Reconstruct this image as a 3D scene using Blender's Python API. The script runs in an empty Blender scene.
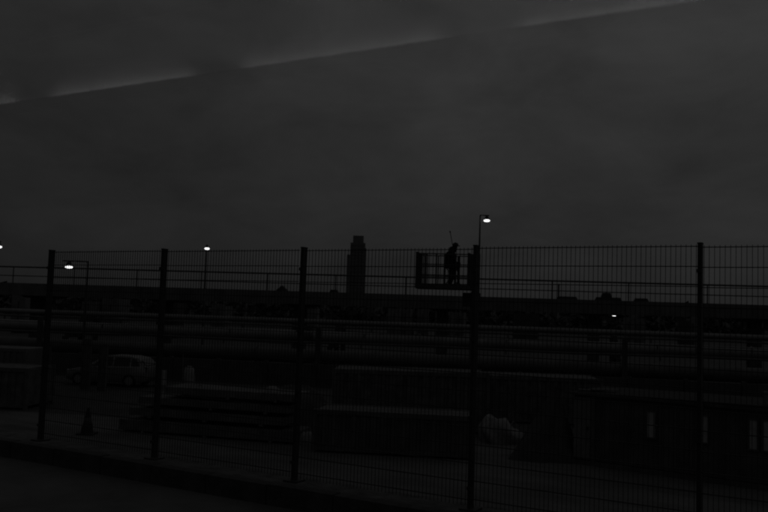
import bpy, math, random
from mathutils import Vector, Matrix
random.seed(7)
scene = bpy.context.scene
R = math.radians

# ------------------------------------------------------------------ camera
cam_data = bpy.data.cameras.new('camera')
cam = bpy.data.objects.new('camera', cam_data)
scene.collection.objects.link(cam)
cam_data.sensor_width = 36.0
cam_data.lens = 38.95
cam_data.clip_start = 0.05
cam_data.clip_end = 9000.0
EYE = 2.25
cam.matrix_world = (Matrix.Translation((0, 0, EYE)) @ Matrix.Rotation(R(90 + 3.72), 4, 'X')
                    @ Matrix.Rotation(R(1.89), 4, 'Z'))
scene.camera = cam
cam_data.dof.use_dof = True               # focused a little short: soft distance, soft window reflection
cam_data.dof.focus_distance = 7.0
cam_data.dof.aperture_fstop = 5.0

# ------------------------------------------------------------------ sky: grey overcast dusk
world = bpy.data.worlds.new('World')
scene.world = world
world.use_nodes = True
wn = world.node_tree
wn.nodes.clear()
def wnode(t, **kw):
    n = wn.nodes.new(t)
    for k, v in kw.items():
        setattr(n, k, v)
    return n
def wmath(op, a, b=None, c=None):
    n = wnode('ShaderNodeMath', operation=op)
    for i, v in enumerate((a, b, c)):
        if v is None:
            continue
        if isinstance(v, (int, float)):
            n.inputs[i].default_value = v
        else:
            wn.links.new(v, n.inputs[i])
    return n.outputs[0]
SUN_EL, SUN_AZ = 4.0, 60.0            # the last daylight comes from the right
sky = wnode('ShaderNodeTexSky', sky_type='NISHITA', sun_disc=False)
sky.sun_elevation = R(SUN_EL)
sky.sun_rotation = R(SUN_AZ)
sky.air_density, sky.dust_density = 2.0, 4.0
bw = wnode('ShaderNodeRGBToBW')
wn.links.new(sky.outputs[0], bw.inputs[0])
tc = wnode('ShaderNodeTexCoord')
sep = wnode('ShaderNodeSeparateXYZ')
wn.links.new(tc.outputs['Generated'], sep.inputs[0])
mp = wnode('ShaderNodeMapping')
mp.inputs['Scale'].default_value = (1.0, 1.0, 2.1)
mp.inputs['Rotation'].default_value = (0.0, R(7), R(15))
wn.links.new(tc.outputs['Generated'], mp.inputs[0])
cl = wnode('ShaderNodeTexNoise')
cl.inputs['Scale'].default_value = 5.4
cl.inputs['Detail'].default_value = 6.0
cl.inputs['Roughness'].default_value = 0.6
cl.inputs['Distortion'].default_value = 0.25
wn.links.new(mp.outputs[0], cl.inputs['Vector'])
el = wmath('MAXIMUM', sep.outputs['Z'], 0.0)
over = wmath('MULTIPLY_ADD', wmath('POWER', el, 0.7), 1.72, 0.54)      # overcast: brighter towards the zenith
west = wmath('MULTIPLY_ADD', wmath('MINIMUM', sep.outputs['X'], 0.12), 0.62, 1.0)             # a little lighter towards the sunset side
cloud = wmath('MULTIPLY_ADD', cl.outputs['Fac'], 1.05, 0.475)
nis = wmath('MINIMUM', wmath('MULTIPLY_ADD', bw.outputs[0], 0.02, 0.9), 1.1)
val = wmath('MULTIPLY', wmath('MULTIPLY', over, west), wmath('MULTIPLY', cloud, nis))
bg = wnode('ShaderNodeBackground')
wn.links.new(val, bg.inputs['Color'])
bg.inputs['Strength'].default_value = 0.0246
wo = wnode('ShaderNodeOutputWorld')
wn.links.new(bg.outputs[0], wo.inputs['Surface'])

sun_data = bpy.data.lights.new('sun', 'SUN')
sun_data.energy = 0.004
sun_data.angle = R(40)
sun = bpy.data.objects.new('sun', sun_data)
scene.collection.objects.link(sun)
sun.rotation_euler = (R(90 - 25), 0, R(180 - SUN_AZ))

vs = scene.view_settings
vs.view_transform = 'Standard'
vs.look = 'None'
vs.exposure = 0.0
vs.gamma = 1.0
scene.cycles.use_denoising = True
scene.cycles.max_bounces = 6
scene.cycles.sample_clamp_indirect = 4.0
scene.cycles.transparent_max_bounces = 12
scene.cycles.filter_width = 2.1

# ------------------------------------------------------------------ materials (the whole picture is neutral grey)
def mat(name, g, rough=0.8, var=0.25, scale=6.0, metal=0.0, bump=0.0, spec=0.3, stretch=(1, 1, 1)):
    m = bpy.data.materials.new(name)
    m.use_nodes = True
    nt = m.node_tree
    b = nt.nodes['Principled BSDF']
    b.inputs['Roughness'].default_value = rough
    b.inputs['Metallic'].default_value = metal
    b.inputs['Specular IOR Level'].default_value = spec
    co = nt.nodes.new('ShaderNodeTexCoord')
    mpn = nt.nodes.new('ShaderNodeMapping')
    mpn.inputs['Scale'].default_value = stretch
    nt.links.new(co.outputs['Object'], mpn.inputs[0])
    n1 = nt.nodes.new('ShaderNodeTexNoise')
    n1.inputs['Scale'].default_value = scale
    n1.inputs['Detail'].default_value = 8.0
    n1.inputs['Roughness'].default_value = 0.65
    nt.links.new(mpn.outputs[0], n1.inputs['Vector'])
    rp = nt.nodes.new('ShaderNodeMapRange')
    rp.inputs['From Min'].default_value = 0.3
    rp.inputs['From Max'].default_value = 0.7
    rp.inputs['To Min'].default_value = g * (1 - var)
    rp.inputs['To Max'].default_value = g * (1 + var)
    nt.links.new(n1.outputs['Fac'], rp.inputs['Value'])
    nt.links.new(rp.outputs[0], b.inputs['Base Color'])
    if bump:
        bp = nt.nodes.new('ShaderNodeBump')
        bp.inputs['Strength'].default_value = bump
        bp.inputs['Distance'].default_value = 0.02
        n2 = nt.nodes.new('ShaderNodeTexNoise')
        n2.inputs['Scale'].default_value = scale * 6
        n2.inputs['Detail'].default_value = 5.0
        nt.links.new(mpn.outputs[0], n2.inputs['Vector'])
        nt.links.new(n2.outputs['Fac'], bp.inputs['Height'])
        nt.links.new(bp.outputs[0], b.inputs['Normal'])
    return m
def glow(name, strength):
    m = bpy.data.materials.new(name)
    m.use_nodes = True
    b = m.node_tree.nodes['Principled BSDF']
    b.inputs['Base Color'].default_value = (0.8, 0.8, 0.8, 1)
    b.inputs['Emission Color'].default_value = (1, 1, 1, 1)
    b.inputs['Emission Strength'].default_value = strength
    return m
M = dict(
    road=mat('worn_asphalt', 0.098, 0.85, 0.3, 0.9, bump=0.4),
    yard=mat('dusty_yard_ground', 0.098, 0.95, 0.4, 0.35, bump=0.5, stretch=(1, 2.4, 1)),
    yard_shade=mat('painted_yard_shade', 0.05, 0.85, 0.4, 0.5, bump=0.4),  # shade of the far yard, put into a darker ground colour
    kerb=mat('dirty_kerb_concrete', 0.06, 0.9, 0.35, 3.0, bump=0.5),
    verge=mat('gravel_verge', 0.09, 0.95, 0.5, 4.0, bump=0.8),
    fence=mat('dark_coated_steel', 0.036, 0.6, 0.3, 5.0),
    wire=mat('dark_coated_wire', 0.024, 0.6, 0.2, 5.0),
    steel=mat('dark_painted_steel', 0.055, 0.55, 0.4, 3.0),
    deck=mat('weathered_dark_concrete', 0.115, 0.9, 0.4, 0.8, bump=0.3),
    col=mat('grimy_column_concrete', 0.11, 0.9, 0.4, 1.0, bump=0.3),
    pipe=mat('dull_pipe_cladding', 0.17, 0.55, 0.25, 1.2, metal=0.0, spec=0.3),
    pipe_dark=mat('dull_dark_pipe', 0.07, 0.6, 0.3, 1.5),
    bund=mat('black_stained_concrete', 0.07, 0.95, 0.5, 0.8, bump=0.4),
    rust=mat('dark_rusty_steel', 0.095, 0.85, 0.5, 2.5, bump=0.3),
    lid=mat('dusty_steel_lid', 0.085, 0.8, 0.4, 2.0, bump=0.2),
    concrete=mat('grey_precast_concrete', 0.115, 0.9, 0.4, 2.2, bump=0.4),
    felt=mat('dark_roof_felt', 0.035, 0.95, 0.4, 2.0, bump=0.4),
    timber=mat('grey_weathered_timber', 0.12, 0.9, 0.4, 3.0, stretch=(0.3, 4, 4)),
    cabin=mat('dark_cabin_sheet', 0.085, 0.6, 0.4, 1.6),
    cabin_door=mat('grey_cabin_door', 0.15, 0.7, 0.3, 2.0),
    pale=mat('pale_painted_steel', 0.11, 0.7, 0.3, 1.5),
    palewin=mat('pale_frosted_pane', 0.36, 0.4, 0.2, 3.0),
    bag=mat('pale_woven_bag', 0.22, 0.9, 0.3, 5.0, bump=0.5),
    tarp=mat('black_tarpaulin', 0.05, 0.75, 0.4, 2.0, bump=0.4),
    carpaint=mat('pale_car_paint', 0.16, 0.35, 0.12, 2.0, spec=0.5),
    glass=mat('dark_car_glass', 0.01, 0.1, 0.1, 2.0, spec=0.5),
    rubber=mat('black_rubber', 0.015, 0.9, 0.3, 8.0),
    chrome=mat('wheel_alloy', 0.2, 0.4, 0.2, 5.0),
    cone=mat('dark_cone_plastic', 0.025, 0.7, 0.3, 5.0),
    coneband=mat('cone_reflective_band', 0.07, 0.6, 0.2, 5.0),
    cloth=mat('dark_work_clothes', 0.015, 0.95, 0.4, 12.0, bump=0.5),
    hat=mat('dark_helmet_shell', 0.02, 0.5, 0.1, 5.0),
    tower=mat('far_tower_facade', 0.14, 0.7, 0.25, 0.25, stretch=(1, 1, 0.25)),  # tone raised to stand in for distance haze, tower_l likewise
    tower_l=mat('far_tower_light_facade', 0.21, 0.7, 0.2, 0.25),
    towerglass=mat('far_tower_glass', 0.10, 0.5, 0.2, 0.2),
    far=mat('far_pale_sheet', 0.15, 0.8, 0.45, 0.5),
    fardark=mat('far_dark_sheet', 0.06, 0.8, 0.4, 0.5),
    leaf=mat('dark_scrub_leaves', 0.07, 0.95, 0.5, 0.6),
    hood=mat('lamp_housing', 0.03, 0.5, 0.2, 4.0),
    lens=glow('lit_lamp_lens', 1.7),
    lens_small=glow('lit_small_lamp_lens', 1.5),
    tube=glow('lit_ceiling_tube', 2.6),
    white=mat('white_ceiling_lining', 0.75, 0.6, 0.05, 2.0),
    trim=mat('dark_ceiling_trim', 0.03, 0.6, 0.1, 2.0),
)

# ------------------------------------------------------------------ builders
class MB:
    def __init__(s):
        s.v, s.f = [], []
    def add(s, vs_, fs):
        o = len(s.v)
        s.v += [tuple(p) for p in vs_]
        s.f += [tuple(i + o for i in f) for f in fs]
        return s
    def box(s, x0, x1, y0, y1, z0, z1):
        return s.add([(x0, y0, z0), (x1, y0, z0), (x1, y1, z0), (x0, y1, z0),
                      (x0, y0, z1), (x1, y0, z1), (x1, y1, z1), (x0, y1, z1)],
                     [(0, 3, 2, 1), (4, 5, 6, 7), (0, 1, 5, 4), (1, 2, 6, 5), (2, 3, 7, 6), (3, 0, 4, 7)])
    def bar(s, a, b, w, h=None, up=(0, 0, 1)):
        a, b = Vector(a), Vector(b)
        h = h or w
        d = (b - a).normalized()
        u = Vector(up)
        if abs(d.dot(u)) > 0.95:
            u = Vector((1, 0, 0))
        sx = d.cross(u).normalized() * (w / 2)
        sz = sx.cross(d).normalized() * (h / 2)
        return s.add([a - sx - sz, a + sx - sz, a + sx + sz, a - sx + sz,
                      b - sx - sz, b + sx - sz, b + sx + sz, b - sx + sz],
                     [(0, 1, 2, 3), (7, 6, 5, 4), (0, 4, 5, 1), (1, 5, 6, 2), (2, 6, 7, 3), (3, 7, 4, 0)])
    def tube(s, a, b, r0, r1=None, n=12):
        a, b = Vector(a), Vector(b)
        r1 = r0 if r1 is None else r1
        d = (b - a).normalized()
        u = Vector((0, 0, 1)) if abs(d.z) < 0.9 else Vector((1, 0, 0))
        e1 = d.cross(u).normalized()
        e2 = d.cross(e1)
        vs_ = []
        for c, r in ((a, r0), (b, r1)):
            vs_ += [c + (e1 * math.cos(2 * math.pi * i / n) + e2 * math.sin(2 * math.pi * i / n)) * r for i in range(n)]
        fs = [(i, (i + 1) % n, n + (i + 1) % n, n + i) for i in range(n)]
        fs += [tuple(range(n - 1, -1, -1)), tuple(range(n, 2 * n))]
        return s.add(vs_, fs)
    def lathe(s, prof, n=16, c=(0, 0, 0), sx=1.0, sy=1.0):
        vs_ = []
        for r, z in prof:
            vs_ += [(c[0] + sx * r * math.cos(2 * math.pi * i / n), c[1] + sy * r * math.sin(2 * math.pi * i / n), c[2] + z) for i in range(n)]
        fs = []
        for k in range(len(prof) - 1):
            fs += [(k * n + i, k * n + (i + 1) % n, (k + 1) * n + (i + 1) % n, (k + 1) * n + i) for i in range(n)]
        fs += [tuple(range(n - 1, -1, -1)), tuple(range((len(prof) - 1) * n, len(prof) * n))]
        return s.add(vs_, fs)
    def prism(s, pts, y0, y1):             # outline in x,z pushed through y
        n = len(pts)
        vs_ = [(x, y0, z) for x, z in pts] + [(x, y1, z) for x, z in pts]
        fs = [tuple(range(n)), tuple(range(2 * n - 1, n - 1, -1))]
        fs += [(i, n + i, n + (i + 1) % n, (i + 1) % n) for i in range(n)]
        return s.add(vs_, fs)
    def mesh(s, name, smooth=False):
        me = bpy.data.meshes.new(name)
        me.from_pydata(s.v, [], s.f)
        me.update()
        if smooth:
            me.polygons.foreach_set('use_smooth', [True] * len(me.polygons))
            try:
                me.set_sharp_from_angle(angle=R(40))
            except Exception:
                pass
        return me
def link(name, me, m=None, parent=None, loc=(0, 0, 0), rz=0.0):
    o = bpy.data.objects.new(name, me)
    scene.collection.objects.link(o)
    if m is not None and me is not None and not me.materials:
        me.materials.append(M[m])
    o.parent = parent
    o.location = loc
    o.rotation_euler = (0, 0, rz)
    return o
def part(name, mb, m, parent=None, smooth=False, bevel=0.0, loc=(0, 0, 0), rz=0.0):
    o = link(name, mb.mesh(name, smooth), m, parent, loc, rz)
    if bevel:
        b = o.modifiers.new('bevel', 'BEVEL')
        b.width = bevel
        b.segments = 2
        b.limit_method = 'ANGLE'
    return o
def thing(name, label, cat, loc=(0, 0, 0), rz=0.0, group=None):
    o = bpy.data.objects.new(name, None)
    scene.collection.objects.link(o)
    o.empty_display_size = 0.2
    o.location = loc
    o.rotation_euler = (0, 0, rz)
    return tag(o, label, cat, group)
def tag(o, label, cat, group=None):
    o['label'] = label
    o['category'] = cat
    if group:
        o['group'] = group
    return o
def copy_tree(o, parent=None):
    c = o.copy()
    scene.collection.objects.link(c)
    c.parent = parent
    for ch in o.children:
        copy_tree(ch, c)
    return c
def struct(o):
    o['kind'] = 'structure'
    return o

# ------------------------------------------------------------------ ground. The road, kerb and fence run one way:
# along = (0.8667, -0.4988), across (away from the road) = (0.4988, 0.8667)
ANG = math.atan2(-0.4988, 0.8667)
YARD = -1.8
def fr(s, n, z=0.0):
    return (0.8667 * s + 0.4988 * n, -0.4988 * s + 0.8667 * n, z)

road = MB().add([(-3000, -3000, -0.24), (3000, -3000, -0.24), (3000, 8.52, -0.24), (-3000, 8.52, -0.24)], [(0, 1, 2, 3)])
struct(part('road', road, 'road', rz=ANG))
# verge behind the kerb, bank falling to the lower yard, the yard out to the horizon
prof = [(8.68, -0.06), (8.68, -0.012), (8.95, -0.012), (9.25, -0.02), (9.7, -0.18), (12.6, -1.74), (13.2, -1.8), (40, -1.8), (6000, -1.8)]
ss = [-5000, -60] + [-40 + 2 * i for i in range(41)] + [60, 5000]
vv, ff = [], []
for i, s_ in enumerate(ss):
    for (n_, z_) in prof:
        j = random.uniform(-0.05, 0.05) if 9 < n_ < 14 else 0
        vv.append((s_, n_ + j, z_))
for i in range(len(ss) - 1):
    for k in range(len(prof) - 1):
        a = i * len(prof) + k
        ff.append((a, a + len(prof), a + len(prof) + 1, a + 1))
struct(part('yard_ground', MB().add(vv, ff), 'yard', rz=ANG))
yard_shade = MB().add([(-120, -22.5, YARD + .004), (110, -22.5, YARD + .004), (110, 190, YARD + .004), (-120, 190, YARD + .004)], [(0, 1, 2, 3)])  # added dark sheet: shade among the yard objects painted as ground colour
struct(part('yard_shade_sheet', yard_shade, 'yard_shade', loc=(-.7, 50.82, 0), rz=R(-9.654)))
vg = MB().box(-40, 40, 8.70, 9.22, -0.05, 0.0)
struct(part('verge', vg, 'verge', rz=ANG))
kerb = struct(part('kerb', MB().box(-40, 40, 8.55, 8.69, -0.5, -0.02), 'kerb', rz=ANG))
ks = MB().box(-0.493, 0.493, 8.52, 8.698, -0.45, 0.012).mesh('kerb_stone')
for i in range(26):
    link('kerb_stone', ks, 'kerb', kerb, (-13 + i * 1.0, random.uniform(-.006, .006), random.uniform(-.008, .006)))

# ------------------------------------------------------------------ welded mesh fence
FN = 8.93
fence = thing('mesh_fence', 'tall dark welded wire mesh fence on slim posts along the kerb', 'fence', fr(0, FN), ANG)
POST0, STEP = -6.37, 2.48                # first visible post's place along the fence, and the spacing
post_m = MB().box(-0.02, 0.02, -0.045, 0.05, 0.0, 3.03).mesh('post')
cap_m = MB().box(-0.024, 0.024, -0.049, 0.054, 3.03, 3.042).mesh('post_cap')
plate_m = MB().box(-0.10, 0.10, -0.10, 0.11, 0.0, 0.02).mesh('base_plate')
clip_m = MB().box(-0.024, 0.024, -0.066, -0.045, -0.02, 0.02).mesh('clip')
# panel in x 0..STEP
vw = MB()
nw = 49
for i in range(nw):
    x = 0.04 + i * (STEP - 0.08) / (nw - 1)
    vw.box(x - 0.0024, x + 0.0024, -0.0585, -0.0525, 0.06, 3.015)
vw_m = vw.mesh('wire_panel')
hw_m = MB().box(0.02, STEP - 0.02, -0.0665, -0.0585, -0.004, 0.004).box(0.02, STEP - 0.02, -0.0525, -0.0445, -0.004, 0.004).mesh('horizontal_wire')
for k in range(-2, 7):
    x = POST0 + k * STEP
    p = link('post', post_m, 'fence', fence, (x, 0, 0))
    p.rotation_euler = (R(random.uniform(-.25, .25)), R(random.uniform(-.2, .2)), 0)
    link('post_cap', cap_m, 'fence', p)
    link('base_plate', plate_m, 'fence', p)
    for z in (0.25, 1.05, 1.95, 2.75):
        link('clip', clip_m, 'fence', p, (0, 0, z))
    if k < 6:
        w = link('wire_panel', vw_m, 'wire', fence, (x, 0, random.uniform(-.012, .008)))
        w.rotation_euler = (R(random.uniform(-.2, .2)), R(random.uniform(-.12, .12)), 0)
        w['kind'] = 'stuff'
        for j in range(15):
            link('horizontal_wire', hw_m, 'wire', w, (0, 0, 0.13 + j * 0.2046))

# ------------------------------------------------------------------ footbridge / service deck across the background
DX, DY, DA = -0.70, 50.82, R(-9.654)      # a point of its near edge and its direction
deck = thing('elevated_deck', 'long dark elevated walkway deck with a two-bar handrail across the background', 'bridge', (DX, DY, 0), DA)
part('deck_slab', MB().box(-95, 75, 0.06, 5.4, 2.78, 3.22), 'deck', deck)
for i in range(34):                                        # edge beams end to end
    x0 = -95 + i * 5.0
    part('edge_beam', MB().box(x0 + 0.012, x0 + 4.988, 0.0, 0.28, 2.44 + random.uniform(-.006, .006), 3.24), 'deck', deck)
part('edge_beam', MB().box(-95, 75, 5.2, 5.45, 2.5, 3.24), 'deck', deck)
rp = MB().tube((0, 0, 3.2), (0, 0, 4.30), 0.035, n=8).mesh('railing_post')
for k in range(-14, 16):
    link('railing_post', rp, 'steel', deck, (-2.28 + k * 4.37, 0.12, 0))
for z, r_ in ((4.30, 0.05), (3.72, 0.03)):
    part('handrail', MB().tube((-95, 0.12, z), (75, 0.12, z), r_, n=8), 'steel', deck, smooth=True)
for k in range(-6, 6):
    x = 4.2 + k * 9.2
    c = part('column', MB().box(x - 0.32, x + 0.32, 1.6, 2.5, YARD, 2.3), 'col', deck)
    part('column_head', MB().prism([(x - 1.2, 2.78), (x - 1.2, 2.55), (x - 0.4, 2.28), (x + 0.4, 2.28), (x + 1.2, 2.55), (x + 1.2, 2.78)], 1.2, 4.4), 'col', c)

def dk(x, y, z=3.22):
    c_, s_ = math.cos(DA), math.sin(DA)
    return (DX + c_ * x - s_ * y, DY + s_ * x + c_ * y, z)

# low machines standing on the deck behind the handrail
def deck_unit(x, w, h, w2, h2, off, label, name, mast=0.0):
    t = thing(name, label, 'equipment', dk(x, 1.2), DA)
    part('base_frame', MB().box(-w / 2, w / 2, -.3, .3, 0, .12), 'steel', t)
    part('housing', MB().box(-w / 2 + .05, w / 2 - .05, -.27, .27, .122, h), 'steel', t, bevel=.02)
    if h2:
        b = part('upper_housing', MB().prism([(off - w2 / 2, h), (off + w2 / 2, h), (off + w2 / 2 - .06, h + h2), (off - w2 / 2 + .1, h + h2)], -.22, .22), 'steel', t, bevel=.02)
        part('lifting_eye', MB().tube((off, 0, h + h2 - .01), (off, 0, h + h2 + .05), .03), 'steel', b)
    if mast:
        part('mast', MB().tube((-w / 2 + .1, 0, h), (-w / 2 + .1, 0, h + mast), .05), 'steel', t)
    return t
deck_unit(14.15, 1.5, .22, .62, .26, -.12, 'wide dark stepped machine on the deck, above the small lit lamp', 'pump_unit')
deck_unit(11.75, 1.2, .2, 0, 0, 0, 'flat dark box with a short mast on the deck, left of the stepped machine', 'deck_cabinet', mast=.75)
deck_unit(16.05, .8, .22, 0, 0, 0, 'small flat dark box on the deck, right of the stepped machine', 'deck_cabinet')
deck_unit(-6.0, .6, .18, .34, .16, 0, 'small dark humped unit on the deck, left of the third fence post', 'pump_unit')
deck_unit(-2.6, .45, .2, 0, 0, 0, 'tiny flat dark box on the deck, left of the far tower', 'deck_cabinet')

# lit bulkhead lamp under the deck edge
t = thing('bulkhead_lamp', 'small lit lamp under the deck edge, right of the middle', 'lamp', dk(14.4, -0.02, 2.44), DA)
part('housing', MB().box(-.16, .16, -.1, .1, -.07, -.004), 'hood', t, bevel=.01)
part('lens', MB().lathe([(.02, -.11), (.1, -.1), (.12, -.071)], 14, (0, 0, 0), 1.0, .7), 'lens_small', t, smooth=True)

# ------------------------------------------------------------------ pipelines on trestles in front of the deck
def pipeline(off, ztop, r_, m, label, flanges, valve=None):
    t = thing('pipeline', label, 'pipe', dk(0, -off, 0), DA, 'pipelines below the deck')
    zc = ztop - r_
    p = part('pipe', MB().tube((-90, 0, zc), (70, 0, zc), r_, n=28), m, t, smooth=True)
    for x in flanges:
        part('flange', MB().tube((x - .05, 0, zc), (x + .05, 0, zc), r_ * 1.16, n=28), m, t, smooth=True)
    for x in range(-60, 60, 3):
        part('cladding_band', MB().tube((x + .4, 0, zc), (x + .43, 0, zc), r_ * 1.012, n=28), m, t, smooth=True)
    if valve is not None:
        x = valve
        v = part('valve_body', MB().tube((x - .3, 0, zc), (x + .3, 0, zc), r_ * 1.2, n=20).tube((x, 0, zc), (x, 0, zc + r_ * 1.7), .16, n=14), 'pipe_dark', t, smooth=True)
        w = MB()
        for i in range(16):
            a0, a1 = 2 * math.pi * i / 16, 2 * math.pi * (i + 1) / 16
            w.bar((x + .26 * math.cos(a0), .26 * math.sin(a0), zc + r_ * 1.8), (x + .26 * math.cos(a1), .26 * math.sin(a1), zc + r_ * 1.8), .035)
        w.bar((x - .26, 0, zc + r_ * 1.8), (x + .26, 0, zc + r_ * 1.8), .03).bar((x, -.26, zc + r_ * 1.8), (x, .26, zc + r_ * 1.8), .03)
        part('handwheel', w, 'steel', v)
    return t
pipeline(1.4, 1.57, .15, 'pipe', 'thinnest and highest of the long pipes, just under the deck', (-26, -8, 9, 27))
pipeline(3.6, .93, .33, 'pipe', 'thick pale pipe with a handwheel valve, middle of the three long pipes', (-31, -14, 3.5, 21), valve=-2.9)
pipeline(6.5, .02, .38, 'pipe_dark', 'lowest and darkest of the long pipes, nearest the yard', (-22, -5, 12, 29))
for off, z, r_, m, lb in ((2.4, 1.14, .05, 'pipe_dark', 'thin conduit line between the highest pipe and the thick pale pipe'),
                          (4.6, .90, .035, 'bag', 'thin pale line running just in front of the thick pale pipe'),
                          (5.5, .36, .06, 'pipe_dark', 'thin dark conduit between the thick pale pipe and the lowest pipe')):
    t = thing('conduit', lb, 'conduit', dk(0, -off, 0), DA, 'pipelines below the deck')
    sag = MB()
    for i in range(-20, 16):
        w0, w1 = .03 * math.sin(i * 1.7), .03 * math.sin((i + 1) * 1.7)
        sag.tube((i * 4.0, 0, z + w0), (i * 4.0 + 4.0, 0, z + w1), r_, n=8)
    part('line', sag, m, t, smooth=True)
    for i in range(-9, 9):
        part('hanger', MB().box(i * 7.8 + .5, i * 7.8 + .56, -.04, .04, z - .24, z - r_ + .03), 'steel', t)
def trestle(x, label):
    t = thing('pipe_trestle', label, 'support', dk(x, -7.05, YARD), DA, 'steel trestles under the pipes')
    for y, top in ((0, 3.0), (2.65, 1.9), (4.4, 2.85), (6.1, 2.85)):
        c = part('column', MB().box(-.13, .13, y - .09, y + .09, .02, top), 'steel', t)
        part('base_plate', MB().box(-.25, .25, y - .2, y + .2, 0, .02), 'steel', c)
    part('crossbeam', MB().box(-.1, .1, .10, 2.55, .78, 1.03), 'steel', t)
    part('crossbeam', MB().box(-.1, .1, 2.75, 4.30, 1.8, 2.05), 'steel', t)
    part('crossbeam', MB().box(-.1, .1, 4.50, 6.0, 2.75, 3.06), 'steel', t)
    return t
trestle(-1.45, 'steel trestle of posts and beams under the pipes, left of the dark container')
trestle(14.2, 'steel trestle of posts and beams under the pipes, behind the right cabin')
trestle(-17.5, 'steel trestle of posts and beams under the pipes, behind the parked car')

# black low bund wall in front of the pipes, of upright panels
bund = thing('bund_wall', 'low black stained wall of upright panels under the lowest pipe', 'wall', dk(0, -8.2, YARD), DA)
pm = MB().box(-1.19, 1.19, -.08, .08, 0, 1.16).mesh('wall_panel')
pp = MB().box(-.09, .09, -.13, .13, 0, 1.24).mesh('wall_post')
for i in range(-15, 14):
    link('wall_panel', pm, 'bund', bund, (i * 2.6, 0, random.uniform(-.015, .015)))
    link('wall_post', pp, 'bund', bund, (i * 2.6 + 1.3, 0, 0))

# ------------------------------------------------------------------ street lamps
def lamp(loc, height, arm, label, lens=(.24, .24), tilt=0.0, head_h=.16, drop=.3):
    """loc: foot of the pole; arm: signed length of the outreach arm along x"""
    t = thing('street_lamp', label, 'lamp', loc, 0, 'lit lamps on poles')
    part('pole', MB().tube((0, 0, .03), (0, 0, height), .07, .045, 10), 'steel', t, smooth=True)
    part('base_plate', MB().box(-.18, .18, -.18, .18, 0, .03), 'steel', t)
    part('arm', MB().bar((-.03 if arm > 0 else .03, 0, height + .02), (arm * 1.35, 0, height + .02), .07, .06), 'steel', t)
    h = part('lamp_head', MB().lathe([(lens[0] * .74, -drop + .02), (lens[0] * .82, -drop + .05), (lens[0] * .6, -drop + head_h), (.07, -.012)], 18, (arm, 0, height)), 'hood', t, smooth=True)
    el_ = [(max(.004, lens[0] * math.cos(q)), lens[1] * math.sin(q)) for q in [R(-90 + 15 * i) for i in range(12)]]
    part('lens', MB().lathe([(r_, -drop - .05 + z) for r_, z in el_], 20, (arm, 0, height)), 'lens', h, smooth=True)
    return t
lamp((5.97, 52.0, 3.22), 5.16, .42, 'tall lit lamp right of the platform, brightest and highest of all', (.20, .075), drop=.26)
lamp((-14.12, 66.0, YARD), 8.75, .02, 'lit lamp on a thin pole between the second and third fence posts', (.20, .085), drop=.24)
lamp((-14.95, 42.0, YARD), 5.98, -.95, 'low lit lamp on a long arm right of the first fence post', (.19, .06), drop=.24)
lamp((-22.75, 48.0, YARD), 7.25, .42, 'lit lamp cut by the left edge of the picture', (.20, .075), drop=.24)

# ------------------------------------------------------------------ far tower
tw = thing('tower_block', 'tall hazy tower block with a stepped top on the skyline', 'building', (-29.0, 900, YARD))
part('main_shaft', MB().box(-7.4, 8.4, -9, 9, 0, 75.4), 'tower', tw)
part('side_wing', MB().box(-10.8, -7.45, -7, 7, 0, 62.4), 'tower_l', tw)
part('edge_pier', MB().box(8.45, 9.6, -7, 7, 0, 70), 'tower', tw)
part('crown', MB().box(-4.9, 6.3, -7, 7, 75.42, 83.2), 'tower', tw)
for i in range(20):
    part('window_band', MB().box(-6.6, 7.6, -9.25, -9.02, 4 + i * 3.55, 5.7 + i * 3.55), 'towerglass', tw)

# far embankment, scrub and sheds under the deck
struct(part('embankment', MB().prism([(-16, YARD - .05), (16, YARD - .05), (7, 3.6), (-7, 3.6)], -420, 420), 'leaf', loc=(0, 240, 0), rz=R(81.4)))
b = MB()
for i in range(5200):
    x = random.uniform(-260, 260)
    y = 205 + random.uniform(-8, 8) - x * .15
    z = YARD + random.random() ** 1.3 * (6.2 + .8 * math.sin(x * .11) + .5 * math.sin(x * .37 + 1))
    r_ = random.uniform(.6, 1.6)
    ps = []
    for k in range(6):
        d = Vector((random.gauss(0, 1), random.gauss(0, 1), random.gauss(0, 1))).normalized()
        ps.append(Vector((x, y, z)) + d * r_)
    b.add(ps, [(0, 1, 2), (2, 3, 4), (4, 5, 0), (1, 3, 5), (0, 2, 5), (1, 4, 3)])
scrub = part('scrub_belt', b, 'leaf')
scrub['kind'] = 'stuff'
scrub['label'] = 'dark belt of scrub along the horizon under the deck'
scrub['category'] = 'scrub'
shed_spots = [(-44.2, 1.9, 'far'), (-36.2, 1.6, 'far'), (-33.6, 2.4, 'far'), (-26.0, 2.2, 'fardark'), (-20.0, 1.6, 'far'), (-9.4, 2.6, 'far'),
              (1.6, 1.5, 'far'), (3.2, 1.2, 'far'), (5.2, 1.3, 'far'), (7.1, 1.0, 'far'), (8.4, 1.6, 'far'), (10.0, 1.1, 'far'),
              (17.8, 3.0, 'fardark'), (30.9, 1.3, 'far'), (32.5, 1.2, 'far'), (37.4, 1.3, 'fardark'), (38.8, 1.1, 'far')]
ORD = ('leftmost second third fourth fifth sixth seventh eighth ninth tenth eleventh twelfth thirteenth '
       'fourteenth fifteenth sixteenth rightmost').split()
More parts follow.
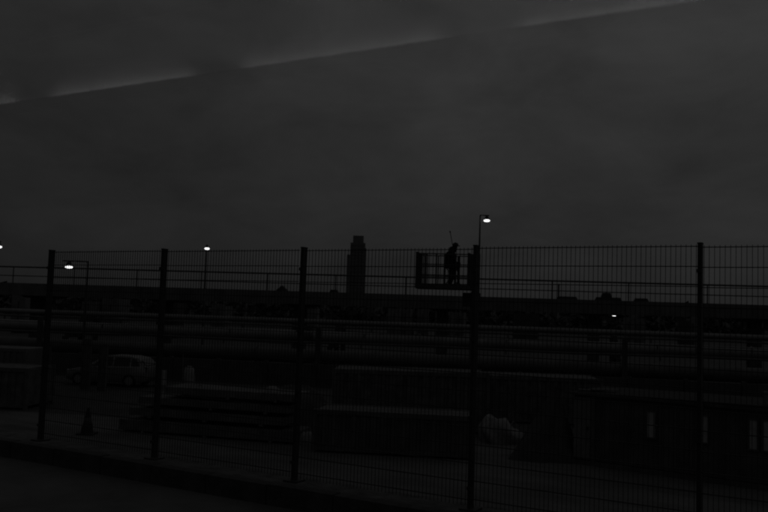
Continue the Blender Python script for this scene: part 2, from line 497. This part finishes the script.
for i, (x, w, m) in enumerate(shed_spots):
    lb = ORD[i] + (' of' if i in (0, 16) else ' from the left of') + ' the small far containers under the deck, a ' + ('pale' if m == 'far' else 'dark') + ' one'
    t = thing('storage_container', lb, 'container',
              (x * 95 / 100, 98 + (i % 3), YARD), R(-9.6) + random.uniform(-.1, .1), 'far containers under the deck')
    part('body', MB().box(-w * .48, w * .48, -1.2, 1.2, .12, 4.15 + random.uniform(-.25, .25)), m, t)
    part('skid', MB().box(-w * .44, w * .44, -1.1, 1.1, 0, .118), 'steel', t)
    part('door_bar', MB().box(-.04, .04, -1.26, -1.203, .3, 3.7), 'steel', t)

# ------------------------------------------------------------------ mast work platform with a worker
lf = thing('work_platform', 'railed work platform raised on a lattice mast, in front of the deck', 'platform', (2.56, 33.3, YARD), R(-7))
MX, MW = 1.14, .26                                       # mast at the right end, behind the railing
for x in (MX - MW / 2, MX + MW / 2):
    for y in (.30, .56):
        part('mast_chord', MB().box(x - .03, x + .03, y - .03, y + .03, .3, 6.42), 'steel', lf)
for k in range(15):
    z = .34 + k * .4
    for y in (.30, .56):
        part('mast_brace', MB().bar((MX - MW / 2, y, z), (MX + MW / 2, y, z + .4), .025), 'steel', lf)
ch = part('chassis', MB().box(.2, 1.6, -.3, 1.1, .12, .3), 'steel', lf, bevel=.02)
for sx, sy in ((-1, -1), (1, -1), (-1, 1), (1, 1)):
    g = part('outrigger', MB().bar((.9 + sx * .6, .4 + sy * .6, .2), (.9 + sx * .95, .4 + sy * 1.0, .2), .1), 'steel', lf)
    part('foot', MB().tube((.9 + sx * .95, .4 + sy * 1.0, 0), (.9 + sx * .95, .4 + sy * 1.0, .2), .11, .05), 'steel', g)
part('drive_box', MB().box(.62, 1.34, .26, .74, 4.3, 4.855), 'steel', lf, bevel=.02)
pf = part('platform_floor', MB().box(-1.22, 1.22, -.6, .6, 4.95, 5.06), 'steel', lf, bevel=.015)
part('floor_skirt', MB().box(-1.24, 1.24, -.635, -.605, 4.97, 5.14), 'steel', pf)
PX = (-1.19, -.42, -.1, .36, 1.19)
for y in (-.57, .57):
    for x in (PX if y < 0 else (-1.19, -.4, .4, 1.19)):
        part('railing_post', MB().bar((x, y, 5.06), (x, y, 6.36), .045), 'steel', lf)
    for z in (5.5, 5.92, 6.34):
        part('guard_rail', MB().bar((-1.19, y, z), (1.19, y, z), .04), 'steel', lf)
for x in (-1.19, 1.19):
    for z in (5.5, 5.92, 6.34):
        part('guard_rail', MB().bar((x, -.57, z), (x, .57, z), .04), 'steel', lf)
for x0, x1 in ((-1.19, -.76), (.86, 1.19)):                # barred gates at both ends of the front
    g = MB().bar((x0, -.6, 6.34), (x1, -.6, 6.30), .04).bar((x0, -.6, 5.12), (x1, -.6, 5.12), .04)
    gt = part('gate', g, 'steel', lf)
    n_ = 9
    for i in range(n_):
        x = x0 + (x1 - x0) * i / (n_ - 1)
        part('gate_bar', MB().bar((x, -.6, 5.1), (x, -.6, 6.40 - .02 * i), .08 if i < 2 else .036), 'steel', gt)
part('gate_sheet', MB().box(-1.19, -.98, -.575, -.565, 5.08, 6.36), 'steel', lf)
part('control_box', MB().box(.95, 1.14, -.555, -.3, 5.9, 6.28), 'steel', lf, bevel=.01)

# a cross-braced frame standing on the platform behind the worker
fm = thing('braced_stand', 'narrow cross-braced steel stand on the platform behind the worker', 'stand', (2.78, 33.52, 3.26), R(-7))
for x in (-.30, -.12, .10, .26):
    part('upright', MB().bar((x, 0, .0), (x, 0, 1.25 if x > 0 else .95), .055), 'steel', fm)
for z in (.12, .45, .78):
    part('rung', MB().bar((-.26, .03, z), (.22, .03, z), .04), 'steel', fm)
part('brace', MB().bar((-.26, .06, .12), (.22, .06, .78), .035), 'steel', fm)
part('brace', MB().bar((.22, .1, .12), (-.26, .1, .78), .035), 'steel', fm)
part('top_box', MB().box(.14, .32, -.1, .1, .8, 1.0), 'steel', fm, bevel=.01)

# the worker: standing, back rounded, facing right, both hands on a long pole
def skin_body(name, nodes, edges, root, m, parent, sub=2):
    me = bpy.data.meshes.new(name)
    keys = list(nodes)
    me.from_pydata([nodes[k][0] for k in keys], [(keys.index(a), keys.index(b_)) for a, b_ in edges], [])
    me.update()
    o = link(name, me, m, parent)
    md = o.modifiers.new('skin', 'SKIN')
    md.use_smooth_shade = True
    for i, k in enumerate(keys):
        r_ = nodes[k][1]
        sv = me.skin_vertices[0].data[i]
        sv.radius = r_ if isinstance(r_, tuple) else (r_, r_)
        sv.use_root = (k == root)
    sd = o.modifiers.new('subdivision', 'SUBSURF')
    sd.levels = sd.render_levels = sub
    return o
WF = 3.26                                                       # floor level of the platform
worker = thing('person', 'worker in dark clothes and helmet stooping on the raised platform, holding a pole', 'person', (2.72, 33.2, WF))
N = {
    'pelvis': ((-.04, 0, .93), (.20, .20)), 'waist': ((-.07, 0, 1.08), (.23, .22)), 'chest': ((-.08, 0, 1.28), (.26, .26)),
    'upper': ((-.02, 0, 1.43), (.21, .19)), 'neck': ((.055, 0, 1.49), .06), 'head': ((.11, 0, 1.58), (.082, .09)), 'crown': ((.13, 0, 1.68), (.08, .085)),
    'nose': ((.205, 0, 1.575), .018), 'jaw': ((.165, 0, 1.50), .04),
    'hipL': ((-.03, .10, .88), .11), 'kneeL': ((.05, .13, .49), .11), 'ankL': ((-.02, .14, .09), .065), 'toeL': ((.17, .16, .04), .04),
    'hipR': ((-.03, -.10, .88), .11), 'kneeR': ((.03, -.12, .49), .11), 'ankR': ((-.10, -.13, .09), .065), 'toeR': ((.09, -.15, .04), .04),
    'shL': ((-.01, .19, 1.40), .09), 'elL': ((.04, .25, 1.13), .07), 'wrL': ((.22, .13, .99), .034), 'paL': ((.285, .09, .96), .036),
    'shR': ((-.01, -.19, 1.40), .09), 'elR': ((.02, -.26, 1.12), .07), 'wrR': ((.20, -.16, .88), .034), 'paR': ((.27, -.12, .84), .036),
}
E_ = [('pelvis', 'waist'), ('waist', 'chest'), ('chest', 'upper'), ('upper', 'neck'), ('neck', 'head'), ('head', 'crown'), ('head', 'nose'), ('head', 'jaw')]
for S in 'LR':
    E_ += [('pelvis', 'hip' + S), ('hip' + S, 'knee' + S), ('knee' + S, 'ank' + S), ('ank' + S, 'toe' + S),
           ('upper', 'sh' + S), ('sh' + S, 'el' + S), ('el' + S, 'wr' + S), ('wr' + S, 'pa' + S)]
    px, py, pz = N['pa' + S][0]
    sg = 1 if S == 'L' else -1
    for q, (dz, ln) in enumerate(((.032, .055), (.011, .062), (-.011, .06), (-.032, .048))):       # four fingers round the pole
        a_, b_ = 'f%s%d' % (S, q), 'g%s%d' % (S, q)
        N[a_] = ((px + ln, py - sg * .012, pz + dz), .0095)
        N[b_] = ((px + ln + .004, py - sg * .05, pz + dz - .004), .0085)
        E_ += [('pa' + S, a_), (a_, b_)]
    N['t' + S] = ((px + .01, py - sg * .05, pz + .04), .011)
    N['u' + S] = ((px + .045, py - sg * .06, pz + .045), .0095)
    E_ += [('pa' + S, 't' + S), ('t' + S, 'u' + S)]
skin_body('body', N, E_, 'pelvis', 'cloth', worker)
hat = part('hard_hat', MB().lathe([(.118, 0), (.12, .03), (.105, .085), (.06, .125), (.01, .135)], 18, (.135, 0, 1.655)), 'hat', worker, smooth=True)
part('hat_brim', MB().lathe([(.12, 0), (.155, -.012), (.155, -.004), (.12, .014)], 18, (.165, 0, 1.655), 1.05, .9), 'hat', hat, smooth=True)
part('jacket_skirt', MB().lathe([(.27, .74), (.265, .95), (.25, 1.1)], 14, (-.05, 0, 0), .95, .95), 'cloth', worker, smooth=True)
part('hood', MB().lathe([(.13, 1.40), (.16, 1.48), (.14, 1.58), (.06, 1.63)], 12, (.03, 0, 0)), 'cloth', worker, smooth=True)
pole = part('long_pole', MB().tube((3.085, 33.2, 3.27), (2.62, 33.2, 5.47), .016, .014, 8), 'steel')
part('pole_tip', MB().tube((2.628, 33.2, 5.43), (2.612, 33.2, 5.51), .028, .022, 8), 'steel', pole)
tag(pole, 'long thin pole held upright by the worker on the platform', 'pole')

# ------------------------------------------------------------------ the yard: cabin on the right
ca = thing('site_cabin', 'long low dark site cabin with narrow pale windows at the right', 'cabin', (5.85, 22.95, YARD), R(-35.7))
CL = 9.5
part('wall', MB().box(-.55, CL, .03, 2.4, .14, 1.90), 'cabin', ca)
for i in range(24):
    x = .22 + i * .40
    if all(abs(x - c_) > .2 for c_ in (1.6, 2.93, 4.1, 4.42, 5.6)):
        part('wall_rib', MB().box(x - .03, x + .03, .0, .028, .16, 1.86), 'cabin', ca)
rf = part('roof', MB().prism([(-.62, 1.902), (CL + .06, 1.902), (CL + .06, 1.97), (CL * .5, 2.03), (-.62, 1.97)], -.06, 2.5), 'felt', ca)
part('gutter', MB().box(-.62, CL + .06, -.13, -.062, 1.90, 1.96), 'steel', rf)
part('skid', MB().box(-.55, CL, -.05, .16, .0, .12), 'lid', ca)
part('skid', MB().box(-.55, CL, 2.2, 2.38, .0, .12), 'lid', ca)
dr = part('door', MB().box(-.53, -.06, -.02, .028, .16, 1.84), 'cabin_door', ca)
part('handle', MB().box(-.16, -.11, -.06, -.022, .95, 1.05), 'steel', dr)
part('corner_post', MB().box(-.03, .07, -.04, .029, .13, 1.89), 'rust', ca)
for x0, x1, z0, z1 in ((1.50, 1.70, .95, 1.62), (2.83, 3.03, .98, 1.64), (4.01, 4.19, .95, 1.66), (4.33, 4.55, .95, 1.66), (5.5, 5.7, .95, 1.64)):
    f = MB().box(x0 - .04, x1 + .04, -.03, .029, z0 - .04, z0).box(x0 - .04, x1 + .04, -.03, .029, z1, z1 + .04)
    f.box(x0 - .04, x0, -.03, .029, z0, z1).box(x1, x1 + .04, -.03, .029, z0, z1)
    w = part('window', f, 'cabin', ca)
    part('pane', MB().box(x0 + .001, x1 - .001, -.004, .02, z0 + .001, z1 - .001), 'palewin', w)
def cabpt(x, y, z):
    a_ = R(-35.7)
    return (5.85 + x * math.cos(a_) - y * math.sin(a_), 22.95 + x * math.sin(a_) + y * math.cos(a_), YARD + z)
for i, (x, y, l, r_, lb) in enumerate(((-.05, .4, 1.0, 20, 'lower of the two pale planks on the left end of the cabin roof'),
                                       (.15, .5, .8, 48, 'upper of the two pale planks on the left end of the cabin roof'))):
    o = part('plank', MB().box(-l / 2, l / 2, -.09, .09, 0, .035), 'timber', loc=cabpt(x, y, 1.99 + i * .036), rz=R(r_ - 35.7))
    tag(o, lb, 'plank')
bk = thing('bucket', 'pale bucket standing on the cabin roof at the right edge', 'bucket', cabpt(4.38, .3, 2.035))
part('pail', MB().lathe([(.10, 0), (.14, .30), (.148, .30), (.148, .32), (.13, .32), (.095, .02)], 16), 'bag', bk, smooth=True)
hb = MB()
for i in range(8):
    a0, a1 = math.pi * i / 8, math.pi * (i + 1) / 8
    hb.bar((.148 * math.cos(a0), 0, .3 + .12 * math.sin(a0)), (.148 * math.cos(a1), 0, .3 + .12 * math.sin(a1)), .012)
part('handle', hb, 'steel', bk)

# heaps: a black tarpaulin over a pile, draped with folds
def heap(name, label, cat, loc, rx, ry, h, m, seed, apex=(0, 0), sharp=1.0, folds=0.06, cols=40, rows=14):
    rnd = random.Random(seed)
    ph = [rnd.uniform(0, 6.28) for _ in range(6)]
    vv, ff = [], []
    for j in range(rows + 1):
        q = j / rows
        for i in range(cols):
            a_ = 2 * math.pi * i / cols
            rr = q * (1 + .10 * math.sin(2 * a_ + ph[0]) + .08 * math.sin(3 * a_ + ph[1]) + folds * math.sin(7 * a_ + ph[2]) * q + folds * .6 * math.sin(12 * a_ + ph[3]) * q)
            z = h * (1 - q ** sharp)
            z += h * .05 * math.sin(5 * a_ + ph[4] + 4 * q) * q * (1 - q) * 4
            vv.append((apex[0] * (1 - q) + rx * rr * math.cos(a_), apex[1] * (1 - q) + ry * rr * math.sin(a_), max(z, -.02) + rnd.uniform(-.012, .012) * h))
    for j in range(rows):
        for i in range(cols):
            ff.append((j * cols + i, (j + 1) * cols + i, (j + 1) * cols + (i + 1) % cols, j * cols + (i + 1) % cols))
    o = part(name, MB().add(vv, ff), m, loc=loc, smooth=False)
    o.data.polygons.foreach_set('use_smooth', [True] * len(o.data.polygons))
    return tag(o, label, cat)
heap('tarpaulin_heap', 'steep black tarpaulin-covered heap against the left end of the cabin', 'heap', (4.75, 23.9, YARD - .02), .95, .9, 2.06, 'tarp', 3, apex=(.35, .1), sharp=.95)
heap('tarpaulin_heap', 'low black tarpaulin-covered heap between the slab stack and the dark container', 'heap', (-2.75, 27.6, YARD - .02), 1.5, 1.0, 1.5, 'tarp', 8, sharp=2.2)
# big bag and a small sandbag
bb = thing('bulk_bag', 'slumped pale bulk bag beside the dark container, right of the fourth fence post', 'bag', (4.0, 26.8, YARD), R(12))
vv, ff = [], []
rows, cols = 14, 32
rnd = random.Random(5)
for j in range(rows + 1):
    q = j / rows
    for i in range(cols):
        a_ = 2 * math.pi * i / cols
        sq = 1 / max(abs(math.cos(a_)), abs(math.sin(a_))) ** .6
        w_ = .60 * sq * (1 + .10 * math.sin(q * 3.0)) * (1 - .25 * q ** 3) + .04 * math.sin(5 * a_ + 6 * q)
        vv.append((w_ * math.cos(a_) * (1 + .12 * (1 - q)) - .10 * q + rnd.uniform(-.008, .008), w_ * math.sin(a_), (.74 * q - .46 * q * q * max(0, math.cos(a_)) + .06 * math.sin(3 * a_ + 1) * q + .03 * math.sin(7 * a_) * q)))
for j in range(rows):
    for i in range(cols):
        ff.append((j * cols + i, j * cols + (i + 1) % cols, (j + 1) * cols + (i + 1) % cols, (j + 1) * cols + i))
ff.append(tuple(rows * cols + i for i in range(cols)))
part('sack', MB().add(vv, ff), 'bag', bb, smooth=True)
for x, y in ((-.42, -.38), (.18, -.4), (-.42, .38), (.2, .38)):
    st = MB()
    for i in range(6):
        a0, a1 = math.pi * i / 6, math.pi * (i + 1) / 6
        st.bar((x + .1 * math.cos(a0), y, .48 + .2 * math.sin(a0)), (x + .1 * math.cos(a1), y, .48 + .2 * math.sin(a1)), .05, .012)
    part('lifting_loop', st, 'bag', bb)
def sandbag(loc, rz, s_, label):
    o = heap('sandbag', label, 'bag', loc, .34 * s_, .2 * s_, .24 * s_, 'bag', int(rz * 100) + 11, sharp=3.0, folds=.02, cols=24, rows=8)
    o.rotation_euler = (0, 0, rz)
    return o
sandbag((4.80, 26.4, YARD), .3, 1.2, 'small pale sandbag on the ground right of the bulk bag')

# dark containers in the middle
def container(name, loc, rz, L, W, H_, m, label, cat='container', lid=None):
    t = thing(name, label, cat, loc, rz)
    part('shell', MB().box(-L / 2 + .04, L / 2 - .04, .06, W - .06, .12, H_ - .06), m, t)
    for x in (-L / 2, L / 2 - .12):
        for y in (0, W - .12):
            part('corner_post', MB().box(x, x + .12, y, y + .12, 0, H_), m, t)
    for z0, z1 in ((.06, .18), (H_ - .14, H_ - .003)):
        part('side_rail', MB().box(-L / 2 + .122, L / 2 - .122, .01, .11, z0, z1), m, t)
        part('side_rail', MB().box(-L / 2 + .122, L / 2 - .122, W - .11, W - .01, z0, z1), m, t)
    n_ = int((L - .4) / .28)
    for i in range(n_):
        x = -L / 2 + .26 + i * .28
        part('side_rib', MB().prism([(x, .19), (x + .14, .19), (x + .14, H_ - .15), (x, H_ - .15)], .025, .058), m, t)
    part('lid', MB().box(-L / 2 + .125, L / 2 - .125, .115, W - .115, H_ - .055, H_ - .02), lid or m, t)
    return t
container('steel_container', (1.05, 28.2, YARD), R(0.5), 5.3, 2.2, 2.02, 'rust', 'dark ribbed steel container behind the low flat box in the middle')
container('steel_container', (6.0, 31.2, YARD), R(-3), 4.6, 2.2, 1.75, 'rust', 'dark ribbed steel container half hidden behind the pale bulk bag')
container('storage_box', (.40, 23.40, YARD), R(-7.3), 4.55, 1.5, 1.20, 'cabin', 'low flat black storage box with a dusty lid, in the middle behind the fence', 'box', lid='lid')
container('steel_skip', (-14.5, 30.6, YARD), R(-4), 3.4, 2.2, 1.50, 'rust', 'dark steel skip at the left edge in front of the pale container', 'skip')
container('pale_container', (-17.0, 36.3, YARD), R(-6), 3.4, 2.2, 1.86, 'pale', 'pale ribbed container at the left edge behind the dark skip')

# stack of long concrete slabs on bearers
SA = R(-15.5)
slabs = [(0.0, .40, 5.9, -.1, 'lowest and longest slab of the concrete stack left of the middle'),
         (.47, .30, 5.2, -.15, 'second slab from the ground in the concrete stack left of the middle'),
         (.84, .28, 5.0, .05, 'third slab from the ground in the concrete stack left of the middle'),
         (1.20, .28, 4.3, .6, 'topmost slab of the concrete stack left of the middle')]
for z, h, L, off, lb in slabs:
    s_ = thing('concrete_slab', lb, 'slab', (-5.15, 25.5, YARD + z), SA + R(random.uniform(-.8, .8)), 'concrete slabs in the stack')
    part('slab_body', MB().box(off - L / 2, off + L / 2, .0, 1.3, .06, .06 + h - .07), 'concrete', s_, bevel=.012)
    for k in (-.36, .0, .36):
        part('bearer', MB().box(off + k * L - .05, off + k * L + .05, -.05, 1.34, .002, .058), 'timber', s_)
    for k in (-.3, .3):
        lp = MB()
        for i in range(6):
            a0, a1 = math.pi * i / 6, math.pi * (i + 1) / 6
            lp.bar((off + k * L + .06 * math.cos(a0), .65, h - .012 + .04 * math.sin(a0)), (off + k * L + .06 * math.cos(a1), .65, h - .012 + .04 * math.sin(a1)), .014)
        part('lifting_loop', lp, 'steel', s_)
sandbag((-3.25, 25.35, YARD + 1.475), .2, .7, 'pale sandbag on the slab stack left of the third fence post')
sandbag((-2.15, 25.3, YARD), .9, 1.3, 'pale sandbag on the ground at the right end of the slab stack')

# traffic cone
cn = thing('traffic_cone', 'dark traffic cone standing alone between the first two fence posts', 'cone', (-8.82, 25.5, YARD))
part('base', MB().box(-.26, .26, -.26, .26, 0, .05), 'cone', cn, bevel=.02)
part('body', MB().lathe([(.19, .052), (.13, .33), (.075, .6), (.045, .78), (.02, .8)], 20), 'cone', cn, smooth=True)
part('reflective_band', MB().lathe([(.1315, .33), (.1325, .332), (.098, .5), (.0965, .502)], 20), 'coneband', cn, smooth=True)

# two steel posts in front of the car
for x, y, h, lb in ((-13.35, 38.0, 2.3, 'left of the two dark steel posts in front of the parked car'), (-12.45, 37.6, 2.1, 'right of the two dark steel posts in front of the parked car')):
    t = thing('steel_post', lb, 'post', (x, y, YARD), R(-5), 'steel posts by the car')
    part('web', MB().box(-.16, .16, -.02, .02, .02, h), 'rust', t)
    for sx in (-.18, .162):
        part('flange', MB().box(sx, sx + .018, -.12, .12, .02, h), 'rust', t)
    part('foot', MB().box(-.28, .28, -.22, .22, 0, .018), 'rust', t)

# pale sack with an upright marker stick, and a small can, behind the slab stack
sk = thing('upright_sack', 'upright pale sack with a thin stick, behind the slab stack', 'sack', (-8.62, 37.8, YARD))
part('sack', MB().lathe([(.22, 0), (.27, .2), (.28, .7), (.24, 1.05), (.16, 1.2), (.08, 1.24)], 18, (0, 0, 0), 1, .8), 'bag', sk, smooth=True)
part('stick', MB().tube((-.2, -.26, 0), (-.24, -.26, 1.75), .025), 'timber', sk)
dm = thing('oil_drum', 'small pale upright drum left of the upright sack', 'drum', (-9.75, 37.6, YARD))
part('shell', MB().lathe([(.16, 0), (.16, .35), (.168, .36), (.168, .39), (.16, .4), (.16, 1.0), (.15, 1.02)], 18), 'bag', dm, smooth=True)
part('bung', MB().lathe([(.03, 1.02), (.03, 1.05)], 8, (.07, 0, 0)), 'steel', dm)

# ------------------------------------------------------------------ parked car, nose to the left
car = thing('parked_car', 'pale hatchback parked side-on behind the slab stack at the left', 'car', (-12.95, 40.6, YARD), R(-9))
# stations along x: (x, floor, waist z, half width at sill, half width at waist)
st = [(-2.08, .36, .58, .62, .60), (-1.98, .24, .70, .76, .74), (-1.6, .20, .80, .82, .82), (-1.0, .20, .90, .84, .84), (-.5, .20, .96, .85, .85),
      (.4, .20, .98, .85, .85), (1.2, .20, 1.0, .85, .85), (1.75, .22, 1.02, .83, .82), (2.0, .30, .98, .76, .74), (2.06, .40, .86, .66, .64)]
vv, ff = [], []
nr = 10
for (x, z0, z1, w0, w1) in st:
    ring = [(-w0 * .9, z0), (-w0, z0 + .12), (-max(w0, w1) - .02, (z0 + z1) / 2), (-w1, z1 - .06), (-w1 * .93, z1),
            (w1 * .93, z1), (w1, z1 - .06), (max(w0, w1) + .02, (z0 + z1) / 2), (w0, z0 + .12), (w0 * .9, z0)]
    vv += [(x, y, z) for y, z in ring]
for i in range(len(st) - 1):
    for k in range(nr):
        a_ = i * nr + k
        b_ = i * nr + (k + 1) % nr
        ff.append((a_, b_, b_ + nr, a_ + nr))
ff += [tuple(range(nr - 1, -1, -1)), tuple((len(st) - 1) * nr + k for k in range(nr))]
body = part('body', MB().add(vv, ff), 'carpaint', car, smooth=True)
gh = [(-.95, .94, .80), (-.25, 1.38, .64), (.1, 1.46, .61), (1.1, 1.45, .61), (1.6, 1.36, .62), (1.98, .98, .74)]
vv, ff = [], []
for (x, z, w) in gh:
    vv += [(x, -w, z), (x, w, z)]
vv += [(-.95, -.80, .92), (-.95, .80, .92), (1.98, -.74, .92), (1.98, .74, .92), (0.1, -.82, .95), (.1, .82, .95), (1.1, -.82, .95), (1.1, .82, .95)]
for i in range(len(gh) - 1):
    ff.append((2 * i, 2 * i + 1, 2 * i + 3, 2 * i + 2))
ff += [(0, 2, 4, 16), (4, 6, 18, 16), (6, 8, 10, 18), (1, 17, 5, 3), (5, 17, 19, 7), (7, 19, 11, 9)]
part('roof_shell', MB().add(vv, ff), 'carpaint', car)
def pane(name, pts, m='glass'):
    part(name, MB().add(pts + [(x, y * .98, z - .004) for x, y, z in pts], [tuple(range(len(pts))), tuple(range(2 * len(pts) - 1, len(pts) - 1, -1))]), m, car)
for sg in (-1, 1):
    pane('side_window', [(-.62, sg * .815, 1.0), (.32, sg * .83, 1.0), (.32, sg * .655, 1.40), (.05, sg * .66, 1.40), (-.2, sg * .68, 1.33)])
    pane('side_window', [(.42, sg * .83, 1.0), (1.2, sg * .82, 1.0), (1.2, sg * .655, 1.38), (.42, sg * .655, 1.40)])
    pane('side_window', [(1.3, sg * .815, 1.02), (1.72, sg * .80, 1.04), (1.48, sg * .68, 1.33), (1.3, sg * .67, 1.36)])
pane('windscreen', [(-.90, -.70, 1.0), (-.90, .70, 1.0), (-.30, .58, 1.37), (-.30, -.58, 1.37)])
pane('rear_window', [(1.97, -.62, 1.05), (1.97, .62, 1.05), (1.70, .54, 1.34), (1.70, -.54, 1.34)])
tyre_m = MB().tube((0, -.1, 0), (0, .1, 0), .31, n=24).mesh('tyre', True)
rim_m = MB().tube((0, -.108, 0), (0, .108, 0), .20, n=18).mesh('rim', True)
for x in (-1.32, 1.25):
    for sg in (-1, 1):
        w = link('wheel', tyre_m, 'rubber', car, (x, sg * .78, .31))
        link('rim', rim_m, 'chrome', w)
for sg in (-1, 1):
    part('headlight', MB().box(-2.04, -1.9, sg * .60 - .12, sg * .60 + .12, .60, .72), 'palewin', car, bevel=.03)
    part('tail_light', MB().box(1.93, 2.05, sg * .66 - .08, sg * .66 + .08, .72, .98), 'steel', car, bevel=.02)
    part('wing_mirror', MB().box(-.62, -.46, sg * .93 - .07, sg * .93 + .07, .96, 1.08), 'carpaint', car, bevel=.03)
    part('door_handle', MB().box(.12, .3, sg * .875 - .012, sg * .875 + .012, .84, .87), 'steel', car)
part('bumper', MB().box(-2.1, -1.95, -.62, .62, .26, .46), 'steel', car, bevel=.04)
part('bumper', MB().box(1.98, 2.1, -.62, .62, .3, .5), 'steel', car, bevel=.04)

# ------------------------------------------------------------------ the vehicle the picture is taken from: the upper
# glass of its side window, parallel to the road, mirrors the row of tubes in its ceiling cove
vw_ = thing('vehicle_window', 'clear vehicle window glass mirroring a slanting row of ceiling lights across the sky', 'window', fr(0, 0, EYE), ANG)
gm = bpy.data.materials.new('clear_window_glass')
gm.use_nodes = True
nt = gm.node_tree
nt.nodes.clear()
lw = nt.nodes.new('ShaderNodeLayerWeight')
lw.inputs['Blend'].default_value = 0.5
pw = nt.nodes.new('ShaderNodeMath')
pw.operation = 'POWER'
pw.inputs[1].default_value = 5.0
nt.links.new(lw.outputs['Facing'], pw.inputs[0])
fz = nt.nodes.new('ShaderNodeMath')                       # Schlick reflectance, the same from both sides of each face
fz.operation = 'MULTIPLY_ADD'
fz.inputs[1].default_value = 0.96
fz.inputs[2].default_value = 0.04
nt.links.new(pw.outputs[0], fz.inputs[0])
trn = nt.nodes.new('ShaderNodeBsdfTransparent')
gls = nt.nodes.new('ShaderNodeBsdfGlossy')
gls.inputs['Roughness'].default_value = 0.0
mx = nt.nodes.new('ShaderNodeMixShader')
out = nt.nodes.new('ShaderNodeOutputMaterial')
nt.links.new(fz.outputs[0], mx.inputs[0])
nt.links.new(trn.outputs[0], mx.inputs[1])
nt.links.new(gls.outputs[0], mx.inputs[2])
nt.links.new(mx.outputs[0], out.inputs['Surface'])
M['pane'] = gm
gp = MB().box(-2.6, 1.6, .600, .605, .10, 1.1)
del gp.f[0]                                              # the lower edge sits in the seal of the pane below
part('pane', gp, 'pane', vw_)
part('ceiling_cove', MB().box(-6, 3, -.92, -.884, .74, 1.02), 'white', vw_)
part('cove_ledge', MB().box(-6, 3, -.882, -.80, .742, .748), 'trim', vw_)
for k in range(-3, 3):
    s0 = -1.68 + k * .948
    part('lamp_tube', MB().tube((s0 - .07, -.86, .757), (s0 + .65, -.86, .757), .008, n=10), 'tube', vw_)
